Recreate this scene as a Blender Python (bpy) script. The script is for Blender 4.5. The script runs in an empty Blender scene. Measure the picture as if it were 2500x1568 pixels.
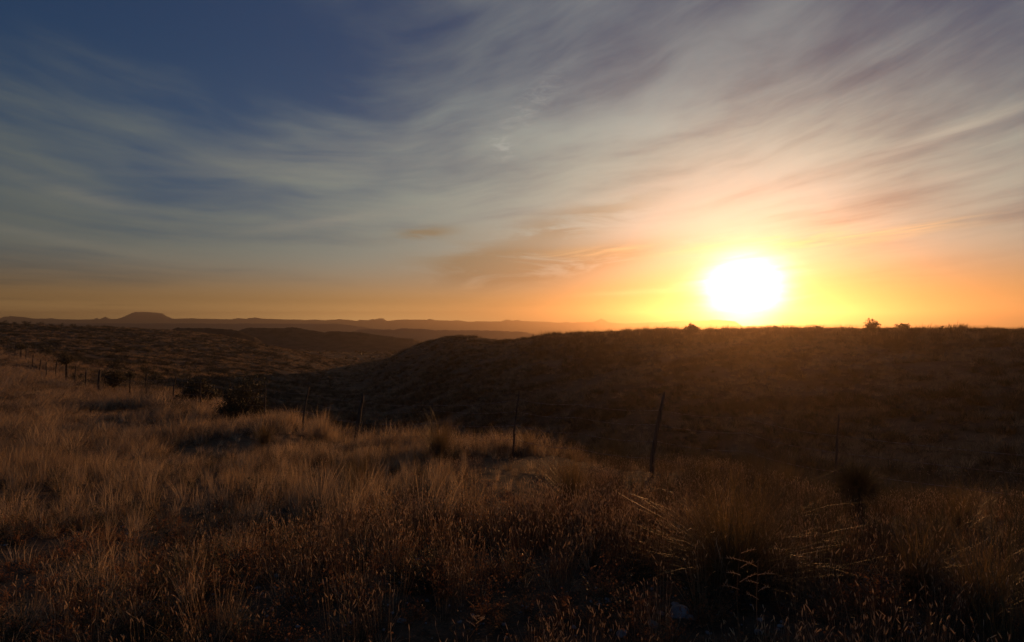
import bpy, bmesh, math, random
import numpy as np
from mathutils import Vector
R = math.radians
S = bpy.context.scene
COL = S.collection
rng = np.random.default_rng(7)
random.seed(7)

# ------------------------------------------------------------------ camera
# eye is at the world origin, looking along +Y; heights are relative to the eye
F, U0, VH = 1389.0, 1250.0, 792.0           # focal length, centre column and horizon row of the 2500 px photo
cam = bpy.data.cameras.new('camera'); camo = bpy.data.objects.new('camera', cam); COL.objects.link(camo)
S.camera = camo
cam.lens = 20; cam.sensor_width = 36; cam.shift_y = 0.0033
cam.clip_start = 0.05; cam.clip_end = 60000
camo.rotation_euler = (R(90), 0, 0)

# ------------------------------------------------------------------ light
SUN_AZ = math.atan2(0.407, 1.0)             # clockwise from +Y
SUN_EL = R(2.9)
SD = Vector((math.sin(SUN_AZ)*math.cos(SUN_EL), math.cos(SUN_AZ)*math.cos(SUN_EL), math.sin(SUN_EL)))
sun = bpy.data.lights.new('sun', 'SUN'); suno = bpy.data.objects.new('sun', sun); COL.objects.link(suno)
sun.energy = 5.0; sun.angle = R(0.5); sun.color = (1.0, 0.44, 0.14)
suno.rotation_euler = (-SD).to_track_quat('-Z', 'Y').to_euler()
suno.location = SD*300

S.view_settings.view_transform = 'Standard'; S.view_settings.look = 'None'
S.view_settings.exposure = 0; S.view_settings.gamma = 1
S.cycles.max_bounces = 6; S.cycles.diffuse_bounces = 3; S.cycles.transmission_bounces = 3
S.cycles.transparent_max_bounces = 8; S.cycles.volume_bounces = 0
S.cycles.use_denoising = True

# ------------------------------------------------------------------ node helpers
class N:
    """a value in a node tree, with arithmetic"""
    def __init__(s, nt, sock): s.nt = nt; s.k = sock
    def _m(s, op, *a, clamp=False):
        n = s.nt.nodes.new('ShaderNodeMath'); n.operation = op; n.use_clamp = clamp
        for i, v in enumerate((s,)+a):
            if isinstance(v, N): s.nt.links.new(v.k, n.inputs[i])
            else: n.inputs[i].default_value = v
        return N(s.nt, n.outputs[0])
    def __add__(s, o): return s._m('ADD', o)
    __radd__ = __add__
    def __sub__(s, o): return s._m('SUBTRACT', o)
    def __rsub__(s, o): return (s*-1.0)+o
    def __mul__(s, o): return s._m('MULTIPLY', o)
    __rmul__ = __mul__
    def __truediv__(s, o): return s._m('DIVIDE', o)
    def __pow__(s, o): return s._m('POWER', o)
    def max(s, o): return s._m('MAXIMUM', o)
    def min(s, o): return s._m('MINIMUM', o)
    def exp(s): return s._m('EXPONENT')
    def step(s, a, b):                       # smoothstep from a to b
        n = s.nt.nodes.new('ShaderNodeMapRange'); n.interpolation_type = 'SMOOTHSTEP'
        s.nt.links.new(s.k, n.inputs[0]); n.inputs[1].default_value = a; n.inputs[2].default_value = b
        if a > b:
            n.inputs[1].default_value = b; n.inputs[2].default_value = a
            n.inputs[3].default_value = 1; n.inputs[4].default_value = 0
        return N(s.nt, n.outputs[0])
def xyz(nt, x, y, z):
    n = nt.nodes.new('ShaderNodeCombineXYZ')
    for i, v in enumerate((x, y, z)):
        if isinstance(v, N): nt.links.new(v.k, n.inputs[i])
        else: n.inputs[i].default_value = v
    return n.outputs[0]
def noise(nt, vec, scale=1.0, detail=3.0, rough=0.5, dist=0.0):
    n = nt.nodes.new('ShaderNodeTexNoise'); n.inputs['Scale'].default_value = scale
    n.inputs['Detail'].default_value = detail; n.inputs['Roughness'].default_value = rough
    n.inputs['Distortion'].default_value = dist
    if vec is not None: nt.links.new(vec, n.inputs['Vector'])
    return N(nt, n.outputs[0])
def mixc(nt, fac, a, b, mode='MIX'):
    n = nt.nodes.new('ShaderNodeMix'); n.data_type = 'RGBA'; n.blend_type = mode
    for i, v in ((0, fac), (6, a), (7, b)):
        if isinstance(v, N): nt.links.new(v.k, n.inputs[i])
        elif isinstance(v, bpy.types.NodeSocket): nt.links.new(v, n.inputs[i])
        elif isinstance(v, tuple): n.inputs[i].default_value = (*v, 1)
        else: n.inputs[i].default_value = v
    return n.outputs[2]
def srgb(r, g, b):
    f = lambda c: (c/255/12.92) if c/255 < .04045 else ((c/255+.055)/1.055)**2.4
    return (f(r), f(g), f(b))

# ------------------------------------------------------------------ sky
world = bpy.data.worlds.new('World'); S.world = world; world.use_nodes = True
def build_sky():
    nt = world.node_tree; bg = nt.nodes['Background']
    s = nt.nodes.new('ShaderNodeTexSky'); s.sky_type = 'NISHITA'; s.sun_disc = False
    s.sun_elevation = SUN_EL; s.sun_rotation = SUN_AZ
    s.dust_density = 1.0; s.air_density = 1.0; s.ozone_density = 5.0
    tc = nt.nodes.new('ShaderNodeTexCoord')
    sp = nt.nodes.new('ShaderNodeSeparateXYZ'); nt.links.new(tc.outputs['Generated'], sp.inputs[0])
    x, y, z = (N(nt, sp.outputs[i]) for i in range(3))
    dg = 57.29578
    el = z._m('ARCSINE')*dg
    az = x._m('ARCTAN2', y)*dg
    cs = (x*SD.x + y*SD.y + z*SD.z).min(0.999999)
    ga = cs._m('ARCCOSINE')*dg                      # degrees from the sun
    damp = (((ga*(-1/12.0)).exp()*4.5+1.0)._m('POWER', -1.0))*0.1
    base = mixc(nt, 1.0, s.outputs[0], xyz(nt, damp, damp, damp), 'MULTIPLY')
    # high thin cirrus: long bowed streaks that flatten towards the horizon
    q = (az+20.0)/62.0
    psi = el.max(0.0)/(q*q+1.0)
    L = (psi+2.5)._m('LOGARITHM', 2.71828)
    w = noise(nt, xyz(nt, az*0.030, L*0.9, 3.0), 1.0, 2)
    w2 = noise(nt, xyz(nt, az*0.09, L*2.6, 9.0), 1.0, 3)
    Lw = L+(w-0.5)*0.34+(w2-0.5)*0.11
    big = noise(nt, xyz(nt, az*0.020, Lw*1.7, 1.3), 1.0, 3, .5)
    fine = noise(nt, xyz(nt, az*0.055, Lw*5.0, 5.1), 1.0, 5, .56)
    hair = noise(nt, xyz(nt, az*0.11, Lw*16.0, 7.7), 1.0, 5, .62)
    soft = noise(nt, xyz(nt, az*0.05, el*0.09, 4.7), 1.0, 3, .5)
    cov = (big*0.42+fine*0.28+hair*0.10+soft*0.20)
    bias = az.step(-46.0, -5.0)*0.03 - el.step(8.0, 26.0)*az.step(2.0, -34.0)*0.12 - el.step(14.0, 27.0)*az.step(26.0, 42.0)*0.13 + el.step(14.0, 26.0)*az.step(-12.0, 4.0)*az.step(34.0, 18.0)*0.07 + el.step(14.0, 3.0)*0.10
    d = (cov+bias).step(0.39, 0.63)
    lit = (ga*(-1/17.0)).exp()                      # how strongly the sun lights the ice
    far = ga.step(7.0, 40.0)
    I = (lit*0.22+(ga*(-1/38.0)).exp()*0.50+0.03)*(el.step(9.0, 0.5)*far*1.7+1.0+el.step(4.5, 0.0)*far*1.4+el.step(26.0, 16.0)*el.step(3.0, 10.0)*0.40)*(el.step(2.4, 0.2)*far*1.8+1.0)+el.step(40.0, 5.0)*ga.step(80.0, 120.0)*0.07
    warm = el.step(16.0, 1.0)
    cc = mixc(nt, warm, (0.80, 0.88, 0.90), (1.0, 0.57, 0.20))
    cc = mixc(nt, el.step(25.0, 14.0)*el.step(2.0, 8.0)*0.95, cc, (0.91, 0.96, 0.82))
    cc = mixc(nt, 1.0, cc, xyz(nt, I, I, I), 'MULTIPLY')
    sky = mixc(nt, d*0.70+0.10, base, cc)
    # low grey-brown bank left of the sun, in front of the cirrus
    def blob(a0, e0, sa, se, tilt=0.0):
        da = az-a0; de = el-e0-da*tilt
        return ((da*da)*(-1/(sa*sa))+(de*de)*(-1/(se*se))).exp()
    rag = noise(nt, xyz(nt, az*0.10, el*0.55, 2.2), 1.0, 6, .62, .6)
    bank = (blob(-1.5, 5.7, 7.0, 1.9, .03)+blob(8, 6.6, 7.0, 1.3, .12)*.7+blob(6, 10.0, 6.5, 1.6, .22)*.5+blob(-9, 8.9, 3, .6, .12)*.8)*rag.step(.34, .56)
    sky = mixc(nt, (bank*1.2).min(0.75), sky, srgb(142, 122, 92))
    # bright wisps close to the sun and to its right
    rg2 = noise(nt, xyz(nt, az*0.09, el*0.9-az*0.09, 6.2), 1.0, 7, .62, .5)
    wisp = (blob(23, 7.4, 8, .75, .04)*1.2+blob(33, 7.6, 6, .55, .09)*.8+blob(14, 3.2, 6, .28, .04)*.8+blob(9, 7.2, 5, .5, .08)*.8)*rg2.step(.36, .62)
    veil = (blob(-17, 10.0, 9, .55, .19)*.55+blob(-19, 15.0, 15, 2.2, .16)*.35+blob(-37, 10.2, 5, .7, -.22)*.4+blob(-38, 6.6, 7, .5, -.14)*.4+blob(37.5, 15.0, 7, .5, .21)*.7+blob(37, 11.5, 8, .35, .12)*.4+blob(12, 13, 9, .5, .2)*.35)*(rg2.step(.30, .62)*.7+.3)
    tuft = (blob(-1.0, 17.2, 1.2, .9, 0)+blob(1.4, 20.6, 3.2, 1.6, .75)*.45)*noise(nt, xyz(nt, az*.5, el*1.6, 4.4), 1.0, 6, .65, 1.0).step(.42, .70)
    wc = mixc(nt, el.step(8, 17), (0.9, 0.62, 0.33), (0.42, 0.43, 0.42))
    vb = (ga*(-1/30.0)).exp()*0.72+0.13
    sky = mixc(nt, (veil*1.05).min(0.9), sky, mixc(nt, 1.0, (1.0, 0.95, 0.82), xyz(nt, vb, vb, vb), 'MULTIPLY'))
    sky = mixc(nt, wisp*0.85, sky, wc)
    sky = mixc(nt, tuft*0.85, sky, (0.42, 0.42, 0.40))
    # faint green tint multiplied over the middle sky to offset its pink
    sky = mixc(nt, el.step(2.0, 7.0)*el.step(34.0, 20.0)*ga.step(6.0, 16.0), sky, mixc(nt, 1.0, sky, (0.955, 1.0, 0.965), 'MULTIPLY'))
    # glare of the sun itself in thin cloud
    da, de = az-22.15, el-2.45
    g = ((da*da+de*de)*(rg2*-1.0+1.5)*(-1/(2.6**2))).exp()*9.0
    g2 = (ga*(-1/3.2)).exp()*0.12
    glow = mixc(nt, 0.0, xyz(nt, g+g2, g*0.9+g2*0.62, g*0.75+g2*0.22), (0, 0, 0))
    sky = mixc(nt, 1.0, sky, glow, 'ADD')
    nt.links.new(sky, bg.inputs[0]); bg.inputs[1].default_value = 1.0
build_sky()

# ------------------------------------------------------------------ terrain height
# each row: photo column, then (distance along the view, height below/above the eye)
def zv(y, v): return (y, -(v-VH)/F*y)
near = [(1.0, -1.68), (3.0, -1.72), (6.0, -2.05)]
CTRL = [
 (-900, near+[(12,-2.5),(25,-2.8),(50,-3.0),(90,-3.0),(150,-2.0),(210,0.5),(320,-4),(600,-16),(1500,-26)]),
 (-300, near+[(12,-2.5),(25,-2.9),(50,-3.2),(90,-3.2),(150,-2.2),(210,0.5),(320,-4),(600,-16),(1500,-26)]),
 (0,    near+[(12,-2.6),(25,-3.1),(45,-3.6),(75,-3.6),(95,-4.3),(140,-2.9),(200,0.25),(320,-4),(600,-16),(1500,-28)]),
 (250,  near+[(12,-2.7),(20,-3.3),(34,-4.1),(50,-5.2),(80,-5.8),(140,-4.4),(220,-1.2),(320,-5),(600,-16),(1500,-28)]),
 (500,  near+[(12,-2.8),(23,-3.5),(40,-5.6),(70,-7.6),(120,-8.0),(180,-5.2),(240,-3.6),(300,-8),(450,-14),(1500,-28)]),
 (700,  near+[(12,-2.7),(17,-3.05),(27,-5.2),(45,-8.2),(70,-9.7),(110,-10.6),(170,-9.9),(210,-9.3),(290,-14),(400,-16.5),(600,-20),(1500,-30)]),
 (860,  near+[(10,-2.6),(14,-3.0),(24,-5.2),(45,-9.0),(70,-11),(110,-12.6),(170,-14.0),(200,-14.7),(300,-16.8),(500,-19),(1500,-32)]),
 (1000, near+[(9,-2.4),(13,-2.8),(24,-5.6),(45,-9),(70,-9.5),(100,-8.5),(130,-5.8),(170,-9),(300,-16),(500,-19.5),(1500,-32)]),
 (1115, near+[(9,-2.4),(12,-2.7),(24,-5.8),(45,-8.6),(70,-7.4),(100,-4.5),(125,-2.7),(170,-7),(300,-15),(500,-20),(1500,-32)]),
 (1230, near+[(8,-2.3),(11.5,-2.6),(24,-6.3),(45,-8.3),(70,-6.2),(100,-3.9),(118,-3.5),(160,-8),(300,-15),(500,-20),(1500,-32)]),
 (1350, near+[(8,-2.3),(11,-2.6),(20,-5.3),(35,-7.8),(50,-7.0),(75,-4.4),(103,-2.2),(150,-5),(300,-14),(500,-20),(1500,-32)]),
 (1500, near+[(7.5,-2.3),(10,-2.6),(19,-5.4),(32,-7.2),(50,-5.4),(70,-3.5),(92,-1.9),(130,-2.7),(200,-7),(400,-18),(1500,-32)]),
 (1800, near+[(7,-2.3),(9.4,-2.6),(17,-4.9),(28,-6.8),(45,-5.0),(65,-3.0),(85,-1.6),(150,-2.8),(250,-5),(500,-16),(1500,-32)]),
 (2100, near+[(7.8,-2.65),(15,-4.7),(24,-6.3),(40,-5.0),(60,-2.8),(83,-1.45),(150,-2.6),(250,-3.5),(500,-14),(1500,-32)]),
 (2500, near+[(7,-2.6),(13,-4.2),(20,-5.4),(35,-4.2),(55,-2.3),(80,-1.3),(150,-2.5),(250,-3.2),(500,-12),(1500,-30)]),
 (3100, near+[(7,-2.7),(13,-4.0),(20,-4.9),(35,-3.8),(55,-2.2),(80,-1.25),(150,-2.5),(250,-3.2),(500,-12),(1500,-30)]),
]
FARR = [(3000, -38), (6000, -42), (20000, -46)]
_cu = np.array([math.atan((c[0]-U0)/F) for c in CTRL])
# resample every column on a common log-distance axis
LR = np.linspace(math.log(0.8), math.log(20000), 240)
def _col(c):
    t = math.atan((c[0]-U0)/F); pts = c[1]+FARR
    lr = np.array([math.log(y/math.cos(t)) for y, z in pts]); s = np.array([z/(y/math.cos(t)) for y, z in pts])
    # monotone-ish cubic (Catmull) through the points
    m = np.gradient(s, lr)
    i = np.clip(np.searchsorted(lr, LR)-1, 0, len(lr)-2); h = lr[i+1]-lr[i]; q = np.clip((LR-lr[i])/h, 0, 1)
    v = (2*q**3-3*q**2+1)*s[i]+(q**3-2*q**2+q)*h*m[i]+(-2*q**3+3*q**2)*s[i+1]+(q**3-q**2)*h*m[i+1]
    v = np.where(LR < lr[0], -1.68/np.exp(LR), v)
    return v
_S = np.array([_col(c) for c in CTRL])
TA = np.linspace(_cu[0], _cu[-1], 260)
def _interp_cols(t):
    m = np.gradient(_S, _cu, axis=0)
    i = np.clip(np.searchsorted(_cu, t)-1, 0, len(_cu)-2); h = (_cu[i+1]-_cu[i])[:, None]; q = ((t-_cu[i])[:, None]/h)
    return (2*q**3-3*q**2+1)*_S[i]+(q**3-2*q**2+q)*h*m[i]+(-2*q**3+3*q**2)*_S[i+1]+(q**3-q**2)*h*m[i+1]
_G = _interp_cols(TA)
def vnoise(x, y, seed):
    """smooth value noise"""
    xi = np.floor(x).astype(np.int64); yi = np.floor(y).astype(np.int64); fx = x-xi; fy = y-yi
    fx = fx*fx*(3-2*fx); fy = fy*fy*(3-2*fy)
    def h(a, b):
        n = (a*374761393+b*668265263+seed*974634777) & 0xffffffff
        n = ((n ^ (n >> 13))*1274126177) & 0xffffffff
        return ((n ^ (n >> 16)) & 0xffff)/65535.0-0.5
    return (h(xi, yi)*(1-fx)+h(xi+1, yi)*fx)*(1-fy)+(h(xi, yi+1)*(1-fx)+h(xi+1, yi+1)*fx)*fy
def height(x, y, detail=True):
    x = np.asarray(x, float); y = np.asarray(y, float)
    r = np.hypot(x, y)+1e-6; t = np.arctan2(x, y)
    tc = np.clip(t, TA[0], TA[-1]); lr = np.clip(np.log(np.maximum(r, .8)), LR[0], LR[-1])
    ft = (tc-TA[0])/(TA[1]-TA[0]); fr = (lr-LR[0])/(LR[1]-LR[0])
    i = np.clip(ft.astype(int), 0, len(TA)-2); j = np.clip(fr.astype(int), 0, len(LR)-2); a = ft-i; b = fr-j
    s = (_G[i, j]*(1-a)+_G[i+1, j]*a)*(1-b)+(_G[i, j+1]*(1-a)+_G[i+1, j+1]*a)*b
    z = s*r
    # behind the camera: a gently falling plain
    zb = -1.7-0.01*r
    w = np.clip((np.abs(t)-R(55))/R(45), 0, 1); w = w*w*(3-2*w)
    z = z*(1-w)+np.maximum(zb, -40)*w
    z = np.where(r < .8, -1.68, z)
    if detail:
        z = z+vnoise(x/1.3, y/1.3, 1)*.07+vnoise(x/.45, y/.45, 2)*.04+np.where(r < 14, vnoise(x/.16, y/.16, 7)*.022, 0)
        k = np.clip((r-15)/30, 0, 1)
        z = z+k*(vnoise(x/7, y/7, 3)*.45+vnoise(x/3, y/3, 4)*.16)
        k = np.clip((r-60)/150, 0, 1)*np.clip((1200-r)/700, 0, 1)
        z = z+k*vnoise(x/35, y/35, 5)*1.0
        k = np.clip((r-300)/500, 0, 1)
        z = z+k*(vnoise(x/260, y/120, 6)*3.0)
    return z

def mesh_obj(name, V, Fs, mat=None, parent=None, smooth=False, quads=None):
    me = bpy.data.meshes.new(name)
    V = np.asarray(V, np.float32); Fs = np.asarray(Fs, np.int32)
    me.vertices.add(len(V)); me.vertices.foreach_set('co', V.ravel())
    k = Fs.shape[1]
    me.loops.add(len(Fs)*k); me.loops.foreach_set('vertex_index', Fs.ravel())
    me.polygons.add(len(Fs)); me.polygons.foreach_set('loop_start', np.arange(0, len(Fs)*k, k, dtype=np.int32))
    me.polygons.foreach_set('loop_total', np.full(len(Fs), k, np.int32))
    if smooth: me.polygons.foreach_set('use_smooth', np.ones(len(Fs), bool))
    me.update(calc_edges=True); me.validate()
    o = bpy.data.objects.new(name, me); COL.objects.link(o)
    if mat: me.materials.append(mat)
    if parent is not None: o.parent = parent
    return o
def grid_faces(n, m, wrap=False):
    i = np.arange(n-1)[:, None]; j = np.arange(m-1)[None, :]
    a = i*m+j
    return np.stack([a, a+1, a+m+1, a+m], -1).reshape(-1, 4)
def tag(o, label=None, cat=None, group=None, kind=None):
    if label: o['label'] = label
    if cat: o['category'] = cat
    if group: o['group'] = group
    if kind: o['kind'] = kind
    return o
def empty(name, loc):
    o = bpy.data.objects.new(name, None); COL.objects.link(o); o.location = loc; o.empty_display_size = .2; return o

# ------------------------------------------------------------------ materials
def pmat(name, rough=0.9, spec=0.2):
    m = bpy.data.materials.new(name); m.use_nodes = True
    b = m.node_tree.nodes['Principled BSDF']
    b.inputs['Roughness'].default_value = rough; b.inputs['Specular IOR Level'].default_value = spec
    return m, m.node_tree, b
def ground_mat():
    m, nt, b = pmat('soil', .95, .1)
    tc = nt.nodes.new('ShaderNodeTexCoord'); v = tc.outputs['Object']
    a = noise(nt, v, 6.0, 5, .65); c = noise(nt, v, 0.35, 4, .6); f = noise(nt, v, 40, 3, .6)
    sp = nt.nodes.new('ShaderNodeSeparateXYZ'); nt.links.new(v, sp.inputs[0])
    x, y = N(nt, sp.outputs[0]), N(nt, sp.outputs[1])
    g = noise(nt, xyz(nt, x*0.012, y*0.03, 0.0), 1.0, 5, .6)
    col = mixc(nt, a.step(.35, .65), (0.055, 0.036, 0.022), (0.125, 0.083, 0.050))
    col = mixc(nt, c.step(.40, .62)*.6, col, (0.15, 0.11, 0.06))
    col = mixc(nt, g.step(.45, .6)*.5, col, (0.05, 0.04, 0.025))
    nt.links.new(col, b.inputs['Base Color'])
    bp = nt.nodes.new('ShaderNodeBump'); bp.inputs['Strength'].default_value = .9; bp.inputs['Distance'].default_value = .06
    nt.links.new((a+f*.5).k, bp.inputs['Height']); nt.links.new(bp.outputs[0], b.inputs['Normal'])
    return m
def blade_mat(name, c0, c1, rough=.5, trans=.45, spec=.3, rnd=.25):
    """thin dry grass: reflects and lets light through"""
    m = bpy.data.materials.new(name); m.use_nodes = True; nt = m.node_tree
    b = nt.nodes['Principled BSDF']; out = nt.nodes['Material Output']
    b.inputs['Roughness'].default_value = rough; b.inputs['Specular IOR Level'].default_value = spec
    g = nt.nodes.new('ShaderNodeNewGeometry'); ri = N(nt, g.outputs['Random Per Island'])
    oi = nt.nodes.new('ShaderNodeObjectInfo'); ro = N(nt, oi.outputs['Random'])
    col = mixc(nt, (ri*.45+ro*.55), c0, c1)
    nt.links.new(col, b.inputs['Base Color'])
    t = nt.nodes.new('ShaderNodeBsdfTranslucent'); nt.links.new(col, t.inputs[0])
    mx = nt.nodes.new('ShaderNodeMixShader'); mx.inputs[0].default_value = trans
    nt.links.new(b.outputs[0], mx.inputs[1]); nt.links.new(t.outputs[0], mx.inputs[2]); nt.links.new(mx.outputs[0], out.inputs[0])
    return m
M = {}
M['soil'] = ground_mat()
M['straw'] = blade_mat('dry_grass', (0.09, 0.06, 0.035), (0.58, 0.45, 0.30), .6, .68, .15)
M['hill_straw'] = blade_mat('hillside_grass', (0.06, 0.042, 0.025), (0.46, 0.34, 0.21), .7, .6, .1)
M['olive'] = blade_mat('tussock_grass', (0.11, 0.08, 0.035), (0.24, 0.16, 0.07), .48, .42, .16)
M['head'] = blade_mat('seed_head', (0.45, 0.34, 0.22), (0.80, 0.66, 0.46), .6, .65)
M['leaf'] = blade_mat('shrub_leaf', (0.035, 0.035, 0.015), (0.075, 0.06, 0.03), .6, .2)
M['yucca'] = blade_mat('yucca_leaf', (0.07, 0.06, 0.03), (0.14, 0.11, 0.055), .75, .15, .05)
def simple(name, c0, c1, scale, rough=.85, spec=.2, bump=0.0, stretch=None):
    m, nt, b = pmat(name, rough, spec)
    tc = nt.nodes.new('ShaderNodeTexCoord'); v = tc.outputs['Object']
    if stretch:
        mp = nt.nodes.new('ShaderNodeMapping'); mp.inputs['Scale'].default_value = stretch; nt.links.new(v, mp.inputs[0]); v = mp.outputs[0]
    a = noise(nt, v, scale, 5, .6)
    nt.links.new(mixc(nt, a.step(.35, .65), c0, c1), b.inputs['Base Color'])
    if bump:
        bp = nt.nodes.new('ShaderNodeBump'); bp.inputs['Strength'].default_value = .7; bp.inputs['Distance'].default_value = bump
        nt.links.new(a.k, bp.inputs['Height']); nt.links.new(bp.outputs[0], b.inputs['Normal'])
    return m
M['wood'] = simple('weathered_wood', (0.045, 0.035, 0.028), (0.13, 0.10, 0.075), 30, .8, .2, .01, (1, 1, .12))
M['bark'] = simple('bark', (0.03, 0.022, 0.016), (0.075, 0.055, 0.04), 40)
M['stone'] = simple('pale_stone', (0.17, 0.15, 0.13), (0.33, 0.30, 0.27), 9, .9, .2, .02)
M['rock'] = simple('mountain_rock', (0.10, 0.075, 0.055), (0.17, 0.13, 0.10), .004)
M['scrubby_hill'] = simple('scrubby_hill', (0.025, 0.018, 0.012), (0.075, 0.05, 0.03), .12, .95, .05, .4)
def wire_mat():
    m, nt, b = pmat('galvanised_wire', .6, .3); b.inputs['Metallic'].default_value = .35
    a = noise(nt, nt.nodes.new('ShaderNodeTexCoord').outputs['Object'], 20, 2)
    nt.links.new(mixc(nt, a.step(.4, .6), (0.16, 0.10, 0.07), (0.30, 0.27, 0.24)), b.inputs['Base Color']); return m
M['wire'] = wire_mat()

# ------------------------------------------------------------------ ground sheet
def build_ground():
    th = np.concatenate([np.linspace(-180, -60, 40, endpoint=False), np.linspace(-60, 60, 900, endpoint=False), np.linspace(60, 180, 41)])
    lr = np.concatenate([[-2.0], np.linspace(math.log(.7), math.log(25), 230, endpoint=False), np.linspace(math.log(25), math.log(400), 330, endpoint=False), np.linspace(math.log(400), math.log(3600), 150)])
    T, Q = np.meshgrid(np.radians(th), np.exp(lr), indexing='ij')
    x = np.sin(T)*Q; y = np.cos(T)*Q; z = height(x, y)
    V = np.stack([x, y, z], -1).reshape(-1, 3)
    n, m = T.shape
    c = len(V); V = np.vstack([V, [[0, 0, -1.68]]])
    f = grid_faces(n, m)[:, ::-1]
    o = mesh_obj('ground', V[:-1], f, M['soil'], smooth=True)
    tag(o, 'dry tawny rangeland ground rolling from the foreground out to the far plain', 'ground', kind='structure')
build_ground()

# ------------------------------------------------------------------ far hills: solid bodies with a crest profile
def ridge(name, prof, dist, base_z, depth, label, jitter=0.0, seed=1, nn=600, mat='rock', sharp=1.3, cat='hills'):
    """prof: photo (column, row) points of the crest seen at distance dist"""
    P = np.array(prof, float); u = np.linspace(P[0, 0], P[-1, 0], nn); v = np.interp(u, P[:, 0], P[:, 1])
    x = (u-U0)/F*dist; zt = -(v-VH)/F*dist
    jt = jitter*(vnoise(u/7, u*0, seed)+.6*vnoise(u/2.7, u*0, seed+3))
    taper = np.minimum(1, np.minimum(np.arange(nn), np.arange(nn)[::-1])/110.0)
    zt = base_z+(zt-base_z)*taper; jt = jt*taper
    ks = np.concatenate([np.linspace(-1, 0, 15), np.linspace(0, 1, 15)[1:]])
    rows = []
    for k in ks:
        w = (1-abs(k))**sharp
        yy = dist+k*depth*(1+.25*vnoise(x/depth*2, x*0, seed+9))
        gul = 1-.30*(w*(1-w)*4)*(vnoise(x/depth*3, x*0+k*1.5, seed+5)+.5)
        rows.append(np.stack([x*yy/dist, yy, base_z+(zt-base_z)*w*gul+jt*max(0, 1-abs(k)*7)], -1))
    V = np.array(rows).reshape(-1, 3)
    o = mesh_obj(name, V, grid_faces(len(ks), nn), M[mat], smooth=True)
    tag(o, label, cat, kind='structure')
    return o
def crop(pts, ox, sc, oy=720): return [(ox+a*sc, oy+b*sc) for a, b in pts]
far = crop([(-400,190),(0,205),(70,205),(100,198),(150,203),(260,212),(300,222),(430,225),(490,218),(540,228),(700,232),(870,232),(910,217),(940,228),(995,204),(1030,225),(1100,228),(1170,205),(1230,175),(1270,160),(1380,160),(1500,170),(1535,177),(1580,205),(1630,225),(1800,220),(1950,225),(2180,230),(2230,218),(2320,225)], 0, .2592)
far += crop([(20,220),(90,212),(150,222),(370,232),(500,233),(560,238),(650,232),(740,238),(870,230),(960,233),(1040,245),(1080,233),(1150,240),(1185,227),(1215,232),(1245,222),(1290,222),(1330,245),(1400,237),(1480,233),(1640,232),(1700,236),(1730,225),(1780,237),(1930,243),(1990,238),(2100,253),(2200,248),(2260,248)], 600, .2592)
far += crop([(20,250),(90,250),(140,232),(200,243),(240,235),(290,245),(400,250),(500,252),(640,262),(700,253),(770,262),(820,255),(960,255),(1000,235),(1015,233),(1030,218),(1045,230),(1062,232),(1100,258),(1260,270),(1500,258),(1600,260),(1800,237),(1950,245),(2050,238),(2130,232),(2300,250)], 1200, .2592)
far += crop([(40,262),(560,250),(600,245),(700,252),(780,248),(870,248),(890,262),(920,248),(1050,247),(1200,265),(1500,258),(1700,252),(2120,255),(2160,268),(2500,272),(2900,262)], 1800, .2903)
ridge('far_mountains', far, 3000, -38, 380, 'long hazy mountain range with a flat-topped mesa along the horizon', 1.2, 3, 2600, cat='mountains')
ridge('hazy_ridge', [(-300,792),(0,790),(300,789.5),(560,790),(860,790.5),(960,792),(1020,797),(1080,801)], 1500, -34, 190, 'low flat hazy ridge on the plain below the mountains', .8, 11)
ridge('plain_ridge', [(760,812),(850,806),(900,803.5),(960,805),(985,801.5),(1030,803),(1060,806),(1200,807),(1290,811),(1400,815)], 900, -28.5, 110, 'low double-humped ridge crossing the plain', .8, 17)
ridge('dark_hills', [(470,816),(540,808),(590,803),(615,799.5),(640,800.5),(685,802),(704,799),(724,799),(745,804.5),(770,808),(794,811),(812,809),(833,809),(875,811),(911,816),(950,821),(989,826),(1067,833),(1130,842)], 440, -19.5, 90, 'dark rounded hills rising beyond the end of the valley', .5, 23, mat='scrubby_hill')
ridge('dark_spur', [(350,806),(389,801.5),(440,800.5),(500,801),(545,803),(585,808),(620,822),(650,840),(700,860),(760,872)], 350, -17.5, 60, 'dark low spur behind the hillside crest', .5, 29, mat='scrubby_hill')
ridge('distant_rise', [(1900,806),(1960,802.5),(2010,800),(2060,797.5),(2085,799),(2110,803),(2160,806)], 900, -26, 90, 'small distant rise beyond the plateau with scattered bushes', .6, 31)

# ------------------------------------------------------------------ haze
def build_haze():
    V = [(x, y, z) for x in (-3700, 3700) for y in (-3700, 3700) for z in (-46, 76)]
    F_ = [(0,1,3,2),(4,6,7,5),(0,4,5,1),(2,3,7,6),(0,2,6,4),(1,5,7,3)]
    m = bpy.data.materials.new('haze'); m.use_nodes = True; nt = m.node_tree; nt.nodes.clear()
    out = nt.nodes.new('ShaderNodeOutputMaterial'); p = nt.nodes.new('ShaderNodeVolumePrincipled')
    p.inputs['Density'].default_value = HAZE; p.inputs['Color'].default_value = (.53, .40, .28, 1)
    p.inputs['Anisotropy'].default_value = HAZE_G
    nt.links.new(p.outputs[0], out.inputs['Volume'])
    o = mesh_obj('haze', V, F_, m); tag(o, 'thin warm evening haze filling the air', 'haze', kind='stuff')
HAZE, HAZE_G = 5.4e-4, 0.80
build_haze()

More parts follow.
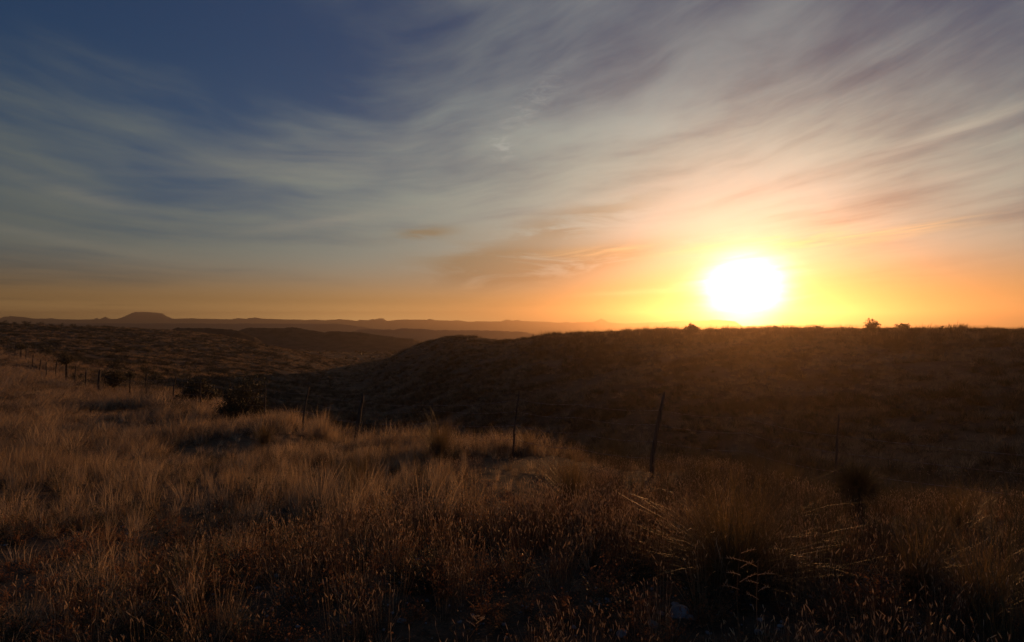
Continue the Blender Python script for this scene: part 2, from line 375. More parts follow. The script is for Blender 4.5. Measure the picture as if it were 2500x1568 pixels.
# ------------------------------------------------------------------ placing things
def on_ground(x, y): return Vector((x, y, float(height(x, y))))
def at(u, y):
    """ground point in photo column u at depth y"""
    return on_ground((u-U0)/F*y, y)
def hit(u, v, y0=1.5, y1=320):
    """first ground point the photo point (u, v) looks at"""
    ys = np.exp(np.linspace(math.log(y0), math.log(y1), 1500)); x = (u-U0)/F*ys; z = -(v-VH)/F*ys
    d = height(x, ys)-z
    k = np.argmax(d >= 0)
    if d[k] < 0: k = int(np.argmax(d/ys))
    return Vector((x[k], ys[k], float(height(x[k], ys[k]))))

def blades(n, length, width, spread=.5, droop=.5, base=.05, segs=4, lmin=.5, lean=(0, 0), seed=0, tips=True, up=.0):
    """n curved grass blades rising from a disc; returns vertices and quads"""
    g = np.random.default_rng(seed)
    az = g.uniform(0, 2*np.pi, n); rr = base*np.sqrt(g.uniform(0, 1, n))
    L = length*(lmin+(1-lmin)*g.uniform(0, 1, n)); tilt = np.abs(g.normal(0, spread, n)).clip(0, 1.5)+up*g.uniform(0, 1, n)
    ca, sa = np.cos(az), np.sin(az); W = width*g.uniform(.6, 1.3, n); dr = droop*g.uniform(.3, 1.3, n)
    tw = g.uniform(0, np.pi, n)
    P = np.stack([ca*rr, sa*rr, np.zeros(n)], 1)
    rows = []
    wob = np.zeros((n, 3))
    for k in range(segs+1):
        q = k/segs; wob = wob*.5+g.normal(0, .13, (n, 3))
        w = W*(1-q**1.7)+ (0 if k == segs else W*.08)
        side = np.stack([-sa*np.cos(tw)+ca*np.sin(tw)*.3, ca*np.cos(tw)+sa*np.sin(tw)*.3, np.sin(tw)*.6], 1)*w[:, None]*.5
        rows.append(P-side); rows.append(P+side)
        a = tilt+dr*(q+.5/segs)**1.4
        st = L/segs
        P = P+np.stack([ca*np.sin(a)*st+lean[0]*q*st, sa*np.sin(a)*st+lean[1]*q*st, np.cos(a)*st], 1)+wob*st[:, None]
    V = np.stack(rows, 1).reshape(-1, 3); m = 2*(segs+1)
    b = (np.arange(n)*m)[:, None]; k = np.arange(segs)[None]*2
    Fq = np.stack([b+k, b+k+1, b+k+3, b+k+2], -1).reshape(-1, 4)
    return V, Fq
def merge(*parts):
    Vs, Fs, o = [], [], 0
    for V, f in parts: Vs.append(V); Fs.append(np.asarray(f)+o); o += len(V)
    return np.vstack(Vs), np.vstack(Fs)
def tube(pts, rad, k=6):
    """tapered tube along points, quads only"""
    P = np.array(pts, float); r = np.broadcast_to(rad, len(P)).astype(float)
    T = np.gradient(P, axis=0); T /= np.linalg.norm(T, axis=1)[:, None]+1e-9
    ref = np.array([.31, .95, .05]); A = np.cross(T, ref); A /= np.linalg.norm(A, axis=1)[:, None]+1e-9; B = np.cross(T, A)
    a = np.linspace(0, 2*np.pi, k, endpoint=False)
    V = (P[:, None]+r[:, None, None]*(np.cos(a)[None, :, None]*A[:, None]+np.sin(a)[None, :, None]*B[:, None])).reshape(-1, 3)
    n = len(P); i = np.arange(n-1)[:, None]*k; j = np.arange(k)[None]
    f = np.stack([i+j, i+(j+1) % k, i+k+(j+1) % k, i+k+j], -1).reshape(-1, 4)
    # close the far end with a tiny cone ring
    V = np.vstack([V, P[-1:]+T[-1:]*r[-1]*.4, P[:1]]); e = len(V)-2
    cap = np.array([[(n-1)*k+q, (n-1)*k+(q+1) % k, e, e] for q in range(0)]).reshape(0, 4)
    capf = [[(n-1)*k+q, (n-1)*k+(q+1) % k, (n-1)*k+(q+2) % k, e] for q in range(0, k, 2)]
    return V, np.vstack([f, np.array(capf)])
def seedheads(n, h, spread, base, seed, hl=.028, hw=.0052):
    """thin stalks, each with a small spindle of seeds on top"""
    g = np.random.default_rng(seed); stalk = []; heads = []
    for i in range(n):
        a = g.uniform(0, 6.28); t = abs(g.normal(0, spread)); L = h*g.uniform(.6, 1.1); r0 = base*math.sqrt(g.uniform())
        p0 = np.array([math.cos(a)*r0, math.sin(a)*r0, 0]); d = np.array([math.cos(a)*math.sin(t), math.sin(a)*math.sin(t), math.cos(t)])
        p2 = p0+d*L; p1 = p0+d*L*.5+np.array([0, 0, L*.04])
        stalk.append(tube([p0, p1, p2], [.0014, .0011, .0008], 3))
        d2 = d+np.array([g.normal(0, .25), g.normal(0, .25), -.1]); d2 /= np.linalg.norm(d2); l = hl*g.uniform(.6, 1.3)
        heads.append(tube([p2, p2+d2*l*.3, p2+d2*l*.7, p2+d2*l], [.001, hw*.5, hw*.4, .0005], 4))
    return stalk, heads

# ------------------------------------------------------------------ grass: instanced tufts (nobody could count it)
PROTO = bpy.data.collections.new('grass_tufts')     # only instanced, never linked to the scene
PN = []
def proto(name, parts, mats):
    """parts: list of (V, F, material index)"""
    V, Fq = merge(*[(p[0], p[1]) for p in parts])
    o = mesh_obj(name, V, Fq); COL.objects.unlink(o); PROTO.objects.link(o)
    for m in mats: o.data.materials.append(M[m])
    idx = np.concatenate([np.full(len(p[1]), p[2], np.int32) for p in parts]); o.data.polygons.foreach_set('material_index', idx)
    PN.append(name)
def forb(seed, h=.16, n=14):
    """low twiggy weed with tiny leaves"""
    g = np.random.default_rng(seed); st = []; lv = []
    for i in range(n):
        a = g.uniform(0, 6.28); t = g.uniform(.15, 1.1); L = h*g.uniform(.5, 1.1)
        d = np.array([math.cos(a)*math.sin(t), math.sin(a)*math.sin(t), math.cos(t)]); p = d*.01; pts = [p]
        for k in range(3):
            d = d+g.normal(0, .25, 3); d[2] = abs(d[2])*.9; d /= np.linalg.norm(d); p = p+d*L/3; pts.append(p)
        st.append(tube(pts, [.002, .0016, .0012, .0008], 3))
        for k in range(9):
            c = pts[1]+(pts[3]-pts[1])*g.uniform(0, 1.05)+g.normal(0, .012, 3); s = g.uniform(.004, .010)
            u_, v_ = g.normal(0, 1, 3), g.normal(0, 1, 3); u_ /= np.linalg.norm(u_); v_ -= u_*u_.dot(v_); v_ /= np.linalg.norm(v_)
            lv.append((np.array([c-u_*s, c-v_*s*.6, c+u_*s, c+v_*s*.6]), np.array([[0, 1, 2, 3]])))
    return merge(*st), merge(*lv)
M['russet'] = blade_mat('russet_weed', (0.20, 0.085, 0.035), (0.34, 0.17, 0.08), .6, .4)
NP = {}
for k in range(3):      # tall pale feathery tufts, blown a little to one side
    V, f = blades(62, .60, .0050, .24, .55, .08, 5, .35, (.10, .02), 10+k); NP.setdefault('tall', []).append(len(PN)); proto('a_tuft%d' % k, [(V, f, 0)], ['straw'])
for k in range(3):      # short dense tufts
    V, f = blades(55, .25, .0046, .5, .7, .07, 3, .4, (.02, 0), 20+k); NP.setdefault('short', []).append(len(PN)); proto('b_tuft%d' % k, [(V, f, 0)], ['straw'])
for k in range(3):      # seed head tufts
    st, hd = seedheads(20, .31, .28, .09, 30+k); V, f = blades(22, .20, .004, .5, .7, .08, 3, .4, (0, 0), 33+k)
    NP.setdefault('seed', []).append(len(PN)); proto('c_tuft%d' % k, [(V, f, 0), (*merge(*st), 0), (*merge(*hd), 1)], ['straw', 'head'])
for k in range(4):      # russet weeds
    s_, l_ = forb(40+k, .17, 15); NP.setdefault('weed', []).append(len(PN)); proto('d_weed%d' % k, [(*s_, 0), (*l_, 0)], ['russet'])
for k in range(3):      # long coarse stalks
    V, f = blades(40, .80, .0050, .25, .35, .10, 5, .5, (.04, 0), 50+k); NP.setdefault('stalk', []).append(len(PN)); proto('e_tuft%d' % k, [(V, f, 0)], ['yucca'])
for k in range(3):      # small dark scrubby weeds
    s_, l_ = forb(140+k, .26, 22); NP.setdefault('scrub', []).append(len(PN)); proto('e_weed%d' % k, [(*s_, 0), (*l_, 0)], ['leaf'])
for k in range(3):      # coarse far clumps for the hillsides
    V, f = blades(70, .50, .018, .55, .7, .16, 3, .4, (.03, 0), 60+k); NP.setdefault('far', []).append(len(PN)); proto('f_tuft%d' % k, [(V, f, 0)], ['hill_straw'])
for k in range(3):      # dark bunches on the hillsides
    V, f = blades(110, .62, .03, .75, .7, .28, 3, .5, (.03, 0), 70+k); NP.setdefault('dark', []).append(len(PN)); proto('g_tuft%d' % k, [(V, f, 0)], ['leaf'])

def inst_group():
    ng = bpy.data.node_groups.new('scatter', 'GeometryNodeTree')
    ng.interface.new_socket('Geometry', in_out='INPUT', socket_type='NodeSocketGeometry')
    ng.interface.new_socket('Geometry', in_out='OUTPUT', socket_type='NodeSocketGeometry')
    gi = ng.nodes.new('NodeGroupInput'); go = ng.nodes.new('NodeGroupOutput')
    ci = ng.nodes.new('GeometryNodeCollectionInfo'); ci.inputs[0].default_value = PROTO
    ci.inputs['Separate Children'].default_value = True; ci.inputs['Reset Children'].default_value = True
    ip = ng.nodes.new('GeometryNodeInstanceOnPoints'); ip.inputs['Pick Instance'].default_value = True
    def attr(nm, ty):
        n = ng.nodes.new('GeometryNodeInputNamedAttribute'); n.data_type = ty; n.inputs[0].default_value = nm; return n.outputs[0]
    L = ng.links.new
    L(gi.outputs[0], ip.inputs['Points']); L(ci.outputs[0], ip.inputs['Instance'])
    L(attr('idx', 'INT'), ip.inputs['Instance Index']); L(attr('rot', 'FLOAT_VECTOR'), ip.inputs['Rotation']); L(attr('scl', 'FLOAT_VECTOR'), ip.inputs['Scale'])
    L(ip.outputs[0], go.inputs[0]); return ng
NG = inst_group()
def scatter(name, P, idx, scl, label, cat):
    me = bpy.data.meshes.new(name); n = len(P); g = np.random.default_rng(n)
    me.vertices.add(n); me.vertices.foreach_set('co', P.astype(np.float32).ravel())
    me.attributes.new('idx', 'INT', 'POINT').data.foreach_set('value', idx.astype(np.int32))
    rot = np.stack([g.normal(0, .10, n), g.normal(0, .10, n), g.uniform(-.7, .7, n)+np.where(g.random(n) < .4, np.pi, 0)], 1)
    me.attributes.new('rot', 'FLOAT_VECTOR', 'POINT').data.foreach_set('vector', rot.astype(np.float32).ravel())
    me.attributes.new('scl', 'FLOAT_VECTOR', 'POINT').data.foreach_set('vector', scl.astype(np.float32).ravel())
    o = bpy.data.objects.new(name, me); COL.objects.link(o)
    md = o.modifiers.new('scatter', 'NODES'); md.node_group = NG
    tag(o, label, cat, kind='stuff'); return o

def pts_in(r0, r1, dens, a0=-50, a1=50):
    n = int(dens*(r1*r1-r0*r0)/2*R(a1-a0))
    r = np.sqrt(rng.uniform(r0*r0, r1*r1, n)); t = rng.uniform(R(a0), R(a1), n)
    return r*np.sin(t), r*np.cos(t)
def fence_side(x, y):
    """positive beyond the fence line, metres"""
    return y-np.interp(x, FX[::-1], FY[::-1])
POSTS = [(2035,8.2),(1820,8.8),(1590,9.4),(1410,10.3),(1254,11.3),(1055,12.7),(866,14.0),(738,16.0),(646,18.2),(564,20.7),(490,23.0),(424,25.6),(357,28.4),(319,31.0),(240,34.5),(208,37.0),(183,39.5),(136,43.0),(114,46.0),(96,49.0),(79,53.0),(63,57.0),(49,61.0),(36,65.5),(21,71.0),(10,77.0)]
FX = np.array([12]+[(u-U0)/F*y for u, y in POSTS]); FY = np.array([6.0]+[y for u, y in POSTS])
def grass_near():
    Ps, Is, Ss = [], [], []
    for r0, r1, dn in ((1.6, 6, 135), (6, 12, 95), (12, 24, 42), (24, 45, 20), (45, 95, 7)):
        x, y = pts_in(r0, r1, dn, -66, 66) if r0 < 20 else pts_in(r0, r1, dn, -52, 52)
        ok = y > .5; x, y = x[ok], y[ok]
        u = x/y; n = len(x); g = rng.random(n)
        fs = fence_side(x, y); keep = fs < rng.uniform(3, 16, n)
        patch = vnoise(x/1.1, y/1.1, 71)+.5+.5*vnoise(x/.4, y/.4, 72)      # 0..1 thick and thin places
        pale = np.clip((y-5.5-x*.25)/2.5, 0, 1)                            # the pale meadow starts behind the scrubby strip
        rightside = np.clip((x-1.6)/1.5, 0, 1)
        crest = np.exp(-((y-9.5-x*(-.15))/2.6)**2)*np.clip((x+2.5)/2, 0, 1)
        # choose kind
        kind = np.full(n, 3)
        p_tall = pale*np.clip(.60-rightside, 0, 1)*np.clip((-x+y*.10+1)/3, .10, 1)*(.5+.5*(patch > .42))
        p_stalk = rightside*.30*(y < 9)
        p_tall = p_tall*(1-.75*crest); p_stalk = p_stalk*(1-.6*crest)
        p_seed = np.clip(.30*(1-pale)+.16+.45*crest, 0, 1)*np.clip((x+2.2)/1.5, .12, 1)
        p_weed = (1-pale)*.46+.06
        c1 = p_tall; c2 = c1+p_stalk; c3 = c2+p_seed; c4 = c3+p_weed
        kind = np.where(g < c1, 0, np.where(g < c2, 4, np.where(g < c3, 2, np.where(g < c4, 3, 1))))
        thin = np.where(pale > .5, np.clip(patch*1.7-.30, .05, 1), np.clip(patch*2.0-.55, .05, 1))
        thin = np.where((kind == 3) & (rng.random(n) < .5), np.maximum(thin, .45), thin)
        thin = np.where(x > 1.8, np.maximum(thin, .35), thin)*(1-.2*rightside*(y < 11))
        kind = np.where((x > 1.6) & (kind == 1) & (rng.random(n) < .6), 4, kind)
        thin = np.where(pale > .3, thin*(.30+.75*np.clip(vnoise(x/1.9, y/1.3, 77)*1.7+.6, 0, 1)), thin)
        kind = np.where((rng.random(n) < .16) & (kind != 2), 5, kind)
        keep &= (rng.random(n) < np.where(kind == 0, np.clip(thin+.25, 0, 1), thin))
        names = ['tall', 'short', 'seed', 'weed', 'stalk', 'scrub']
        bigp = np.clip(vnoise(x/2.8, y/1.7, 75)*1.5+.5+.4*vnoise(x/6, y/3, 76), 0, 1)
        s = rng.uniform(.6, 1.2, n)*np.where(kind == 0, (.5+.5*patch)*(.45+.75*bigp), .75+.35*bigp)*(1+.25*(r0 > 20))
        wid = s*(1+.8*(r0 >= 12)+1.0*(r0 >= 24))
        ii = np.zeros(n, int)
        for k, nm in enumerate(names):
            ii = np.where(kind == k, np.array(NP[nm])[rng.integers(0, len(NP[nm]), n)], ii)
        z = height(x, y)-.01
        Ps.append(np.stack([x, y, z], 1)[keep]); Is.append(ii[keep]); Ss.append(np.stack([wid, wid, s], 1)[keep])
    scatter('grass', np.vstack(Ps), np.concatenate(Is), np.vstack(Ss), 'dry straw grass, seed heads and russet weeds covering the near slope', 'grass')
grass_near()
def grass_hills():
    Ps, Is, Ss = [], [], []
    for r0, r1, dn in ((14, 45, 8), (45, 110, 4.6), (110, 260, 1.3), (260, 800, .16)):
        x, y = pts_in(r0, r1, dn) if r0 < 200 else pts_in(r0, r1, dn, -36, 12); n = len(x)
        keep = (fence_side(x, y) > 2)
        patch = vnoise(x/6, y/3, 81)+.5+.5*vnoise(x/2, y/1.5, 82)
        keep &= rng.random(n) < np.clip(patch*1.6-.2, .15, 1)
        s = rng.uniform(.5, 1.1, n)*(1.4 if r0 > 200 else 1); wid = s*(1+min(r0, 150)/90)
        ii = np.array(NP['far'])[rng.integers(0, 3, n)]
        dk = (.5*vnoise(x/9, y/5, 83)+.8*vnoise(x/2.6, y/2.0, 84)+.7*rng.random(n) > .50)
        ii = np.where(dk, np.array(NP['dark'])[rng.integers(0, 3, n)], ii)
        Ps.append(np.stack([x, y, height(x, y)-.02], 1)[keep]); Is.append(ii[keep]); Ss.append(np.stack([wid, wid, s], 1)[keep])
    # ragged fringe of bunches along the brow of the right hill
    x, y = pts_in(76, 112, 1.9, 2, 50); n = len(x); s = (.3+1.7*rng.random(n)**3)*(.6+.8*np.clip(vnoise(x/4, y/4, 85)+.5, 0, 1))
    ii = np.where(rng.random(n) < .55, np.array(NP['dark'])[rng.integers(0, 3, n)], np.array(NP['far'])[rng.integers(0, 3, n)])
    Ps.append(np.stack([x, y, height(x, y)-.02], 1)); Is.append(ii); Ss.append(np.stack([s*1.1, s*1.1, s*1.15], 1))
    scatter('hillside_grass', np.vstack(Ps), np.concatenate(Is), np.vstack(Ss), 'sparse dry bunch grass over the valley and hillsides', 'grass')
grass_hills()

# ------------------------------------------------------------------ tussocks: each its own thing
def tussock(u, v, hw, hp, label, kind='bunch', dens=1.0, group=None, cat='grass clump', name='grass_tussock', seed=None, y=None):
    """base at photo point (u, v); hw, hp: half width and height in photo pixels"""
    p = hit(u, v) if y is None else at(u, y); sc = p.y/F; rad = hw*sc; h = hp*sc
    seed = seed if seed is not None else int(u*7+v)
    wpx = p.y/569*.28                              # about a third of a pixel wide at that distance
    bw = max(.0035, min(.05, wpx))
    n = int(np.clip(dens*900*(h/.8)*(.0035/bw)**.6, 120, 2600))
    L = math.hypot(rad, h)
    if kind == 'bunch': parts = [blades(n, L, bw, .50, .75, .10*L, 6, .45, (0, 0), seed)]
    elif kind == 'sprawl': parts = [blades(n, L*.95, bw, .62, .85, .12*L, 7, .35, (0, 0), seed), blades(n, L*.82, bw*.8, 1.0, .45, .12*L, 7, .35, (0, 0), seed+1)]
    elif kind == 'straw': parts = [blades(n, L*1.05, bw, .30, .45, .16*L, 5, .4, (.03, 0), seed)]
    elif kind == 'yucca': parts = [blades(int(n*1.5), L*.46, bw*1.7, 1.0, .05, .02, 3, .8, (0, 0), seed, up=1.0)]
    root = empty(name, p); root['label'] = label; root['category'] = cat
    if group: root['group'] = group
    V, f = merge(*parts)
    mat = {'straw': 'straw', 'yucca': 'yucca'}.get(kind, 'olive')
    if kind == 'yucca':
        V = V+np.array([0, 0, h*.5])
        mesh_obj('leaf_rosette', V, f, M[mat], root)
        mesh_obj('trunk', *tube([(0, 0, -.05), (.01, 0, h*.25), (0, 0, h*.52)], [.06, .055, .045], 8), M['bark'], root, True)
    else:
        mesh_obj('blades', V, f, M[mat], root)
        # last year's dead straw in the heart of the clump
        V2, f2 = blades(max(40, n//7), L*.62, bw, .7, 1.0, .12*L, 4, .3, (0, 0), seed+5)
        mesh_obj('dead_blades', V2, f2, M['straw'], root)
    return root
TUS = [
 (1790, 1425, 330, 235, 'largest grass tussock, wide and sprawling with glinting blades, in front of the fence', 'sprawl', 1.7),
 (1075, 1118, 88, 95, 'tall domed grass tussock at the brow, midway between two leaning fence posts', 'bunch', 1.3),
 (872, 1215, 92, 130, 'dark upright tussock with bright tips, just in front of a leaning thick fence post', 'bunch', 1.2),
 (1395, 1222, 112, 112, 'broad dark tussock in the golden grass, before the thickest fence post', 'bunch', 1.3),
 (1500, 1128, 78, 66, 'low spreading tussock at the brow beside the thickest fence post', 'bunch', 1.1),
 (1290, 1108, 62, 52, 'small dark tussock right beside the thin bent fence post', 'bunch', 1),
 (1722, 1196, 62, 76, 'dark tussock behind the largest sprawling one', 'bunch', 1),
 (1925, 1212, 88, 86, 'tussock with sparkling tips on the near side of the thin straight post', 'bunch', 1.2),
 (785, 1075, 60, 62, 'russet tussock behind the meadow by the slanting thin post', 'straw', 1),
 (2345, 1290, 105, 98, 'arching tussock in the dark grass beyond the spiky yucca', 'bunch', 1.1),
 (645, 1085, 55, 60, 'dark tussock in the pale meadow below the bushy shrub', 'bunch', .9),
 (462, 1484, 62, 92, 'pale upright straw tuft alone on dark bare soil', 'straw', .55),
 (562, 1548, 60, 98, 'loose straw tuft at the bottom edge beside the pale upright tuft', 'straw', .4),
 (604, 1022, 34, 62, 'glowing straw tuft standing against the dark bushy shrub', 'straw', 1),
 (1585, 1150, 62, 48, 'bright golden grass tuft around the foot of the thickest post', 'straw', 1),
 (1690, 1330, 60, 130, 'wispy tuft of long stems on the near flank of the largest tussock', 'straw', .35),
 (2240, 1440, 90, 190, 'tall coarse dark grass clump in the shaded corner', 'bunch', .7),
 (2400, 1500, 110, 240, 'tallest coarse grass clump near the shaded edge', 'bunch', .8),
]
for u, v, hw, hp, lb, kd, dn in TUS: tussock(u, v, hw, hp, lb, kd, dn)
tussock(2092, 1268, 76, 155, 'round spiky yucca on a short stem beside the thin straight fence post', 'yucca', 1.4, cat='yucca', name='yucca')

# ------------------------------------------------------------------ shrubs
def shrub_mesh(h, w, nb, nl, leaf, seed, shape='round', stem=.0, twig=1.0):
    """woody stems fanning out, small leaf clumps; returns (wood, leaves)"""
    g = np.random.default_rng(seed); wood, C = [], []
    if stem: wood.append(tube([(0, 0, -.1*stem), (g.normal(0, .04)*stem, 0, stem*.5), (0, 0, stem)], [.045*h*twig, .038*h*twig, .03*h*twig], 6))
    hh = h-stem
    for i in range(nb):
        a = 6.283*i/nb+g.normal(0, .3); t = g.uniform(.05, 1.0)**.8*(1.25 if shape == 'round' else 1.0)
        reach = 1/max(math.sqrt((math.sin(t)/w)**2+(math.cos(t)/hh)**2), 1e-3)*g.uniform(.75, 1.02)
        d = np.array([math.cos(a)*math.sin(t), math.sin(a)*math.sin(t), math.cos(t)]); p = np.array([0, 0, stem]); pts = [p]
        for k in range(4):
            dd = d+g.normal(0, .16, 3)+np.array([0, 0, .1*k]); dd /= np.linalg.norm(dd); p = p+dd*reach/4; pts.append(p)
        wood.append(tube(pts, np.array([.018, .014, .010, .007, .003])*h*twig, 4))
        for q in range(3):
            b0 = pts[1+q % 3]; d3 = d+g.normal(0, .5, 3); d3[2] = abs(d3[2]); d3 /= np.linalg.norm(d3)
            e = b0+d3*reach*.38; wood.append(tube([b0, (b0+e)/2+g.normal(0, .02*h, 3), e], [.007*h*twig, .005*h*twig, .002*h*twig], 3))
            C += [e, (b0+e)/2]
        C += [pts[2], pts[3], pts[4], pts[4]]
    C = np.array(C); c = C[g.integers(0, len(C), nl)]+g.normal(0, .055*h, (nl, 3)); c[:, 2] = np.maximum(c[:, 2], stem*.95+.02*h)
    u_ = g.normal(0, 1, (nl, 3)); u_[:, 2] = np.abs(u_[:, 2])+.3; u_ /= np.linalg.norm(u_, axis=1)[:, None]
    v_ = g.normal(0, 1, (nl, 3)); v_ -= u_*(u_*v_).sum(1)[:, None]; v_ /= np.linalg.norm(v_, axis=1)[:, None]
    s = leaf*g.uniform(.6, 1.4, (nl, 1))
    V = np.stack([c-u_*s, c-v_*s*.4, c+u_*s, c+v_*s*.4], 1).reshape(-1, 3); f = np.arange(nl*4).reshape(-1, 4)
    return merge(*wood), (V, f)
def shrub(u, v, hw, hp, label, nb=16, nl=1500, shape='round', stem=0, seed=None, y=None, name='shrub', cat='shrub', group=None, leafpx=.5, twig=1.0, lm='leaf'):
    p = hit(u, v) if y is None else at(u, y); sc = p.y/F; w = hw*sc; h = hp*sc
    seed = int(u*3+v) if seed is None else seed
    W, Lf = shrub_mesh(h, w, nb, nl, max(.012, leafpx*p.y/569), seed, shape, stem*h, twig)
    root = empty(name, p-Vector((0, 0, .02*h))); root['label'] = label; root['category'] = cat
    if group: root['group'] = group
    mesh_obj('trunk' if name == 'tree' else 'stems', *W, M['bark'], root); mesh_obj('crown' if name == 'tree' else 'foliage', *Lf, M[lm], root)
    return root
shrub(592, 1030, 62, 112, 'tall bushy dark shrub growing in the fence line', 36, 9000, y=20.2, leafpx=.95)
shrub(486, 990, 58, 62, 'broad low twiggy shrub behind the crown-topped thin post', 30, 5500, y=27, leafpx=.95)
shrub(278, 962, 42, 66, 'fan-shaped open shrub on a thin stem between two fence posts', 24, 2200, 'fan', .25, y=36, leafpx=.7)
shrub(162, 944, 21, 76, 'small dark round-crowned tree on a bare curved trunk by the fence', 22, 1500, 'round', .55, y=44, name='tree', cat='tree', twig=.9)
shrub(318, 985, 13, 75, 'stunted tree with a small flat cap on a crooked thin trunk', 16, 700, 'round', .80, y=31.5, name='tree', cat='tree', twig=.5)
shrub(52, 868, 15, 34, 'small flat-crowned tree between the farthest fence posts', 16, 700, 'round', .6, y=66, name='tree', cat='tree', twig=.7)
shrub(283, 897, 27, 28, 'dark rounded bush on the hillside above the fan-shaped shrub', 18, 900, y=75)
shrub(112, 862, 20, 26, 'shaggy bush on the hillside above the round-crowned tree', 18, 900, y=85)
shrub(380, 915, 26, 20, 'low dark bush on the hillside between the flat-capped tree and the broad twiggy shrub', 18, 800, y=62)
shrub(440, 925, 20, 16, 'dark low bush just above the broad twiggy shrub', 16, 700, y=60)
shrub(185, 948, 32, 22, 'dark mat of bush at the foot of the round-crowned tree', 18, 900, y=45)
shrub(865, 1000, 24, 42, 'dim shrub on the shaded valley slope behind the leaning thick post', 18, 900, y=62)
# along the skyline of the shaded hill
SKY = [
 (1688, 812, 21, 19, 'dense rounded bush on the skyline just left of the sun', 24, 1500, 88),
 (1895, 809, 13, 12, 'faint bush on the skyline under the right of the sun glare', 14, 500, 92),
 (1998, 809, 17, 13, 'loose bush on the skyline in front of the distant rise', 14, 500, 92),
 (2128, 809, 24, 26, 'tallest skyline bush with upswept branches', 26, 900, 84),
 (2202, 809, 24, 18, 'spreading open bush on the skyline next to the tallest one', 22, 700, 84),
 (2298, 808, 7, 13, 'narrow upright bush on the skyline', 10, 350, 83),
 (2232, 808, 10, 5, 'low clump on the skyline between the spreading bush and the narrow one', 10, 300, 83),
 (2454, 808, 15, 8, 'low rounded bush at the dark end of the skyline', 14, 400, 82),
 (1353, 818, 8, 8, 'small dark bush at the bend of the shaded hill skyline', 12, 350, 103),
 (1405, 814, 9, 7, 'low dark mound of bush on the shaded hill skyline', 12, 350, 96),
]
for i, (u, v, hw, hp, lb, nb, nl, y) in enumerate(SKY): shrub(u, v, hw, hp*1.3, lb, nb, int(nl*1.4), y=y, name='skyline_bush', cat='bush', leafpx=.8, twig=1.1)
for i, (u, hw, hp, lb, y) in enumerate([
 (1608, 13, 9, 'spiky grass clump on the skyline to the left of the dense rounded bush', 91),
 (2350, 15, 10, 'widest spiky grass clump on the skyline beyond the narrow bush', 82),
 (2410, 9, 9, 'small pointed grass clump on the skyline beside the widest one', 82),
 (1480, 9, 5, 'low grass clump on the skyline above the middle of the shaded slope', 93),
 (1442, 8, 5, 'low grass clump on the skyline next to the dark mound', 95)]):
    tussock(u, 808, hw*1.2, hp*2.0, lb, 'bunch', 1.6, y=y)
SL = [(8, 17, 9, 200), (36, 10, 6, 200), (62, 16, 10, 201), (100, 13, 8, 202), (124, 10, 6, 204), (149, 11, 9, 206), (178, 13, 9, 208), (199, 9, 5, 210), (216, 8, 7, 212), (235, 9, 5, 214), (252, 9, 7, 216), (300, 7, 5, 220), (332, 8, 4, 222)]
def ref(kind, w, h, seed, nb=16, nl=500, leaf=.05):
    W, Lf = shrub_mesh(h, w, nb, nl, leaf, seed, 'round', 0, .9)
    return W, Lf
sm = [ref('b', 1.0, .9, 900+k, 14, 420, .055) for k in range(5)]
def copy_thing(root, loc, rz, sc, label, group):
    r = root.copy(); COL.objects.link(r); r.location = loc; r.rotation_euler = (0, 0, rz); r.scale = sc
    r['label'] = label; r['group'] = group
    for ch in list(root.children):
        c = ch.copy(); COL.objects.link(c); c.parent = r
    return r
PRO = []
def dot_shrub(k, loc, rz, sc, label, group):
    """one shrub of variant k: the first is built, the others are copies of it"""
    if len(PRO) <= k:
        root = empty('creosote_bush', loc); root['category'] = 'bush'; root['label'] = label; root['group'] = group
        mesh_obj('stems', *sm[k][0], M['bark'], root); mesh_obj('foliage', *sm[k][1], M['leaf'], root)
        root.rotation_euler = (0, 0, rz); root.scale = sc; PRO.append(root); return root
    return copy_thing(PRO[k], loc, rz, sc, label, group)
cnt = 0
for u, hw, hp, y in SL:
    p = at(u, y); s = y/F
    dot_shrub(cnt % 5 if cnt >= 5 else cnt, p, cnt*1.3, (hw*s, hw*s, hp*s/.9), 'twiggy bush in the dark row along the left hillside crest', 'bushes along the left crest'); cnt += 1
# low shrubs dotted over the sunlit and the shaded hillsides
def dots(n, a0, a1, r0, r1, label, group, smin, smax):
    global cnt
    k = 0; tries = 0; used = []
    while k < n and tries < 20000:
        tries += 1
        t = R(random.uniform(a0, a1)); r = math.exp(random.uniform(math.log(r0), math.log(r1))); x, y = r*math.sin(t), r*math.cos(t)
        if fence_side(x, y) < 8: continue
        if vnoise(np.array([x/18]), np.array([y/12]), 91)[0] < -.18: continue
        z = float(height(x, y)); el = z/r
        q = np.linspace(.35, .97, 24)
        if (height(x*q, y*q)/(r*q)).max() > el+.25/r: continue        # hidden behind a nearer rise
        if any((x-a)**2+(y-b)**2 < 1.6 for a, b in used): continue
        used.append((x, y))
        s = random.uniform(smin, smax)
        dot_shrub(cnt % 5, (x, y, z-.03), random.uniform(0, 6.28), (s*random.uniform(1, 1.5), s, s*random.uniform(.45, .85)), label, group); cnt += 1; k += 1
dots(150, -41, -17, 52, 215, 'low dark bush dotted on the open left hillside', 'bushes dotted over the left hillside', .5, 1.5)
dots(110, -10, 41, 32, 104, 'low dark bush dotted on the shaded right hillside', 'bushes dotted over the shaded hillside', .4, 1.05)
dots(26, -20, -8, 60, 230, 'low dark bush along the valley bottom', 'bushes along the valley bottom', .4, .9)
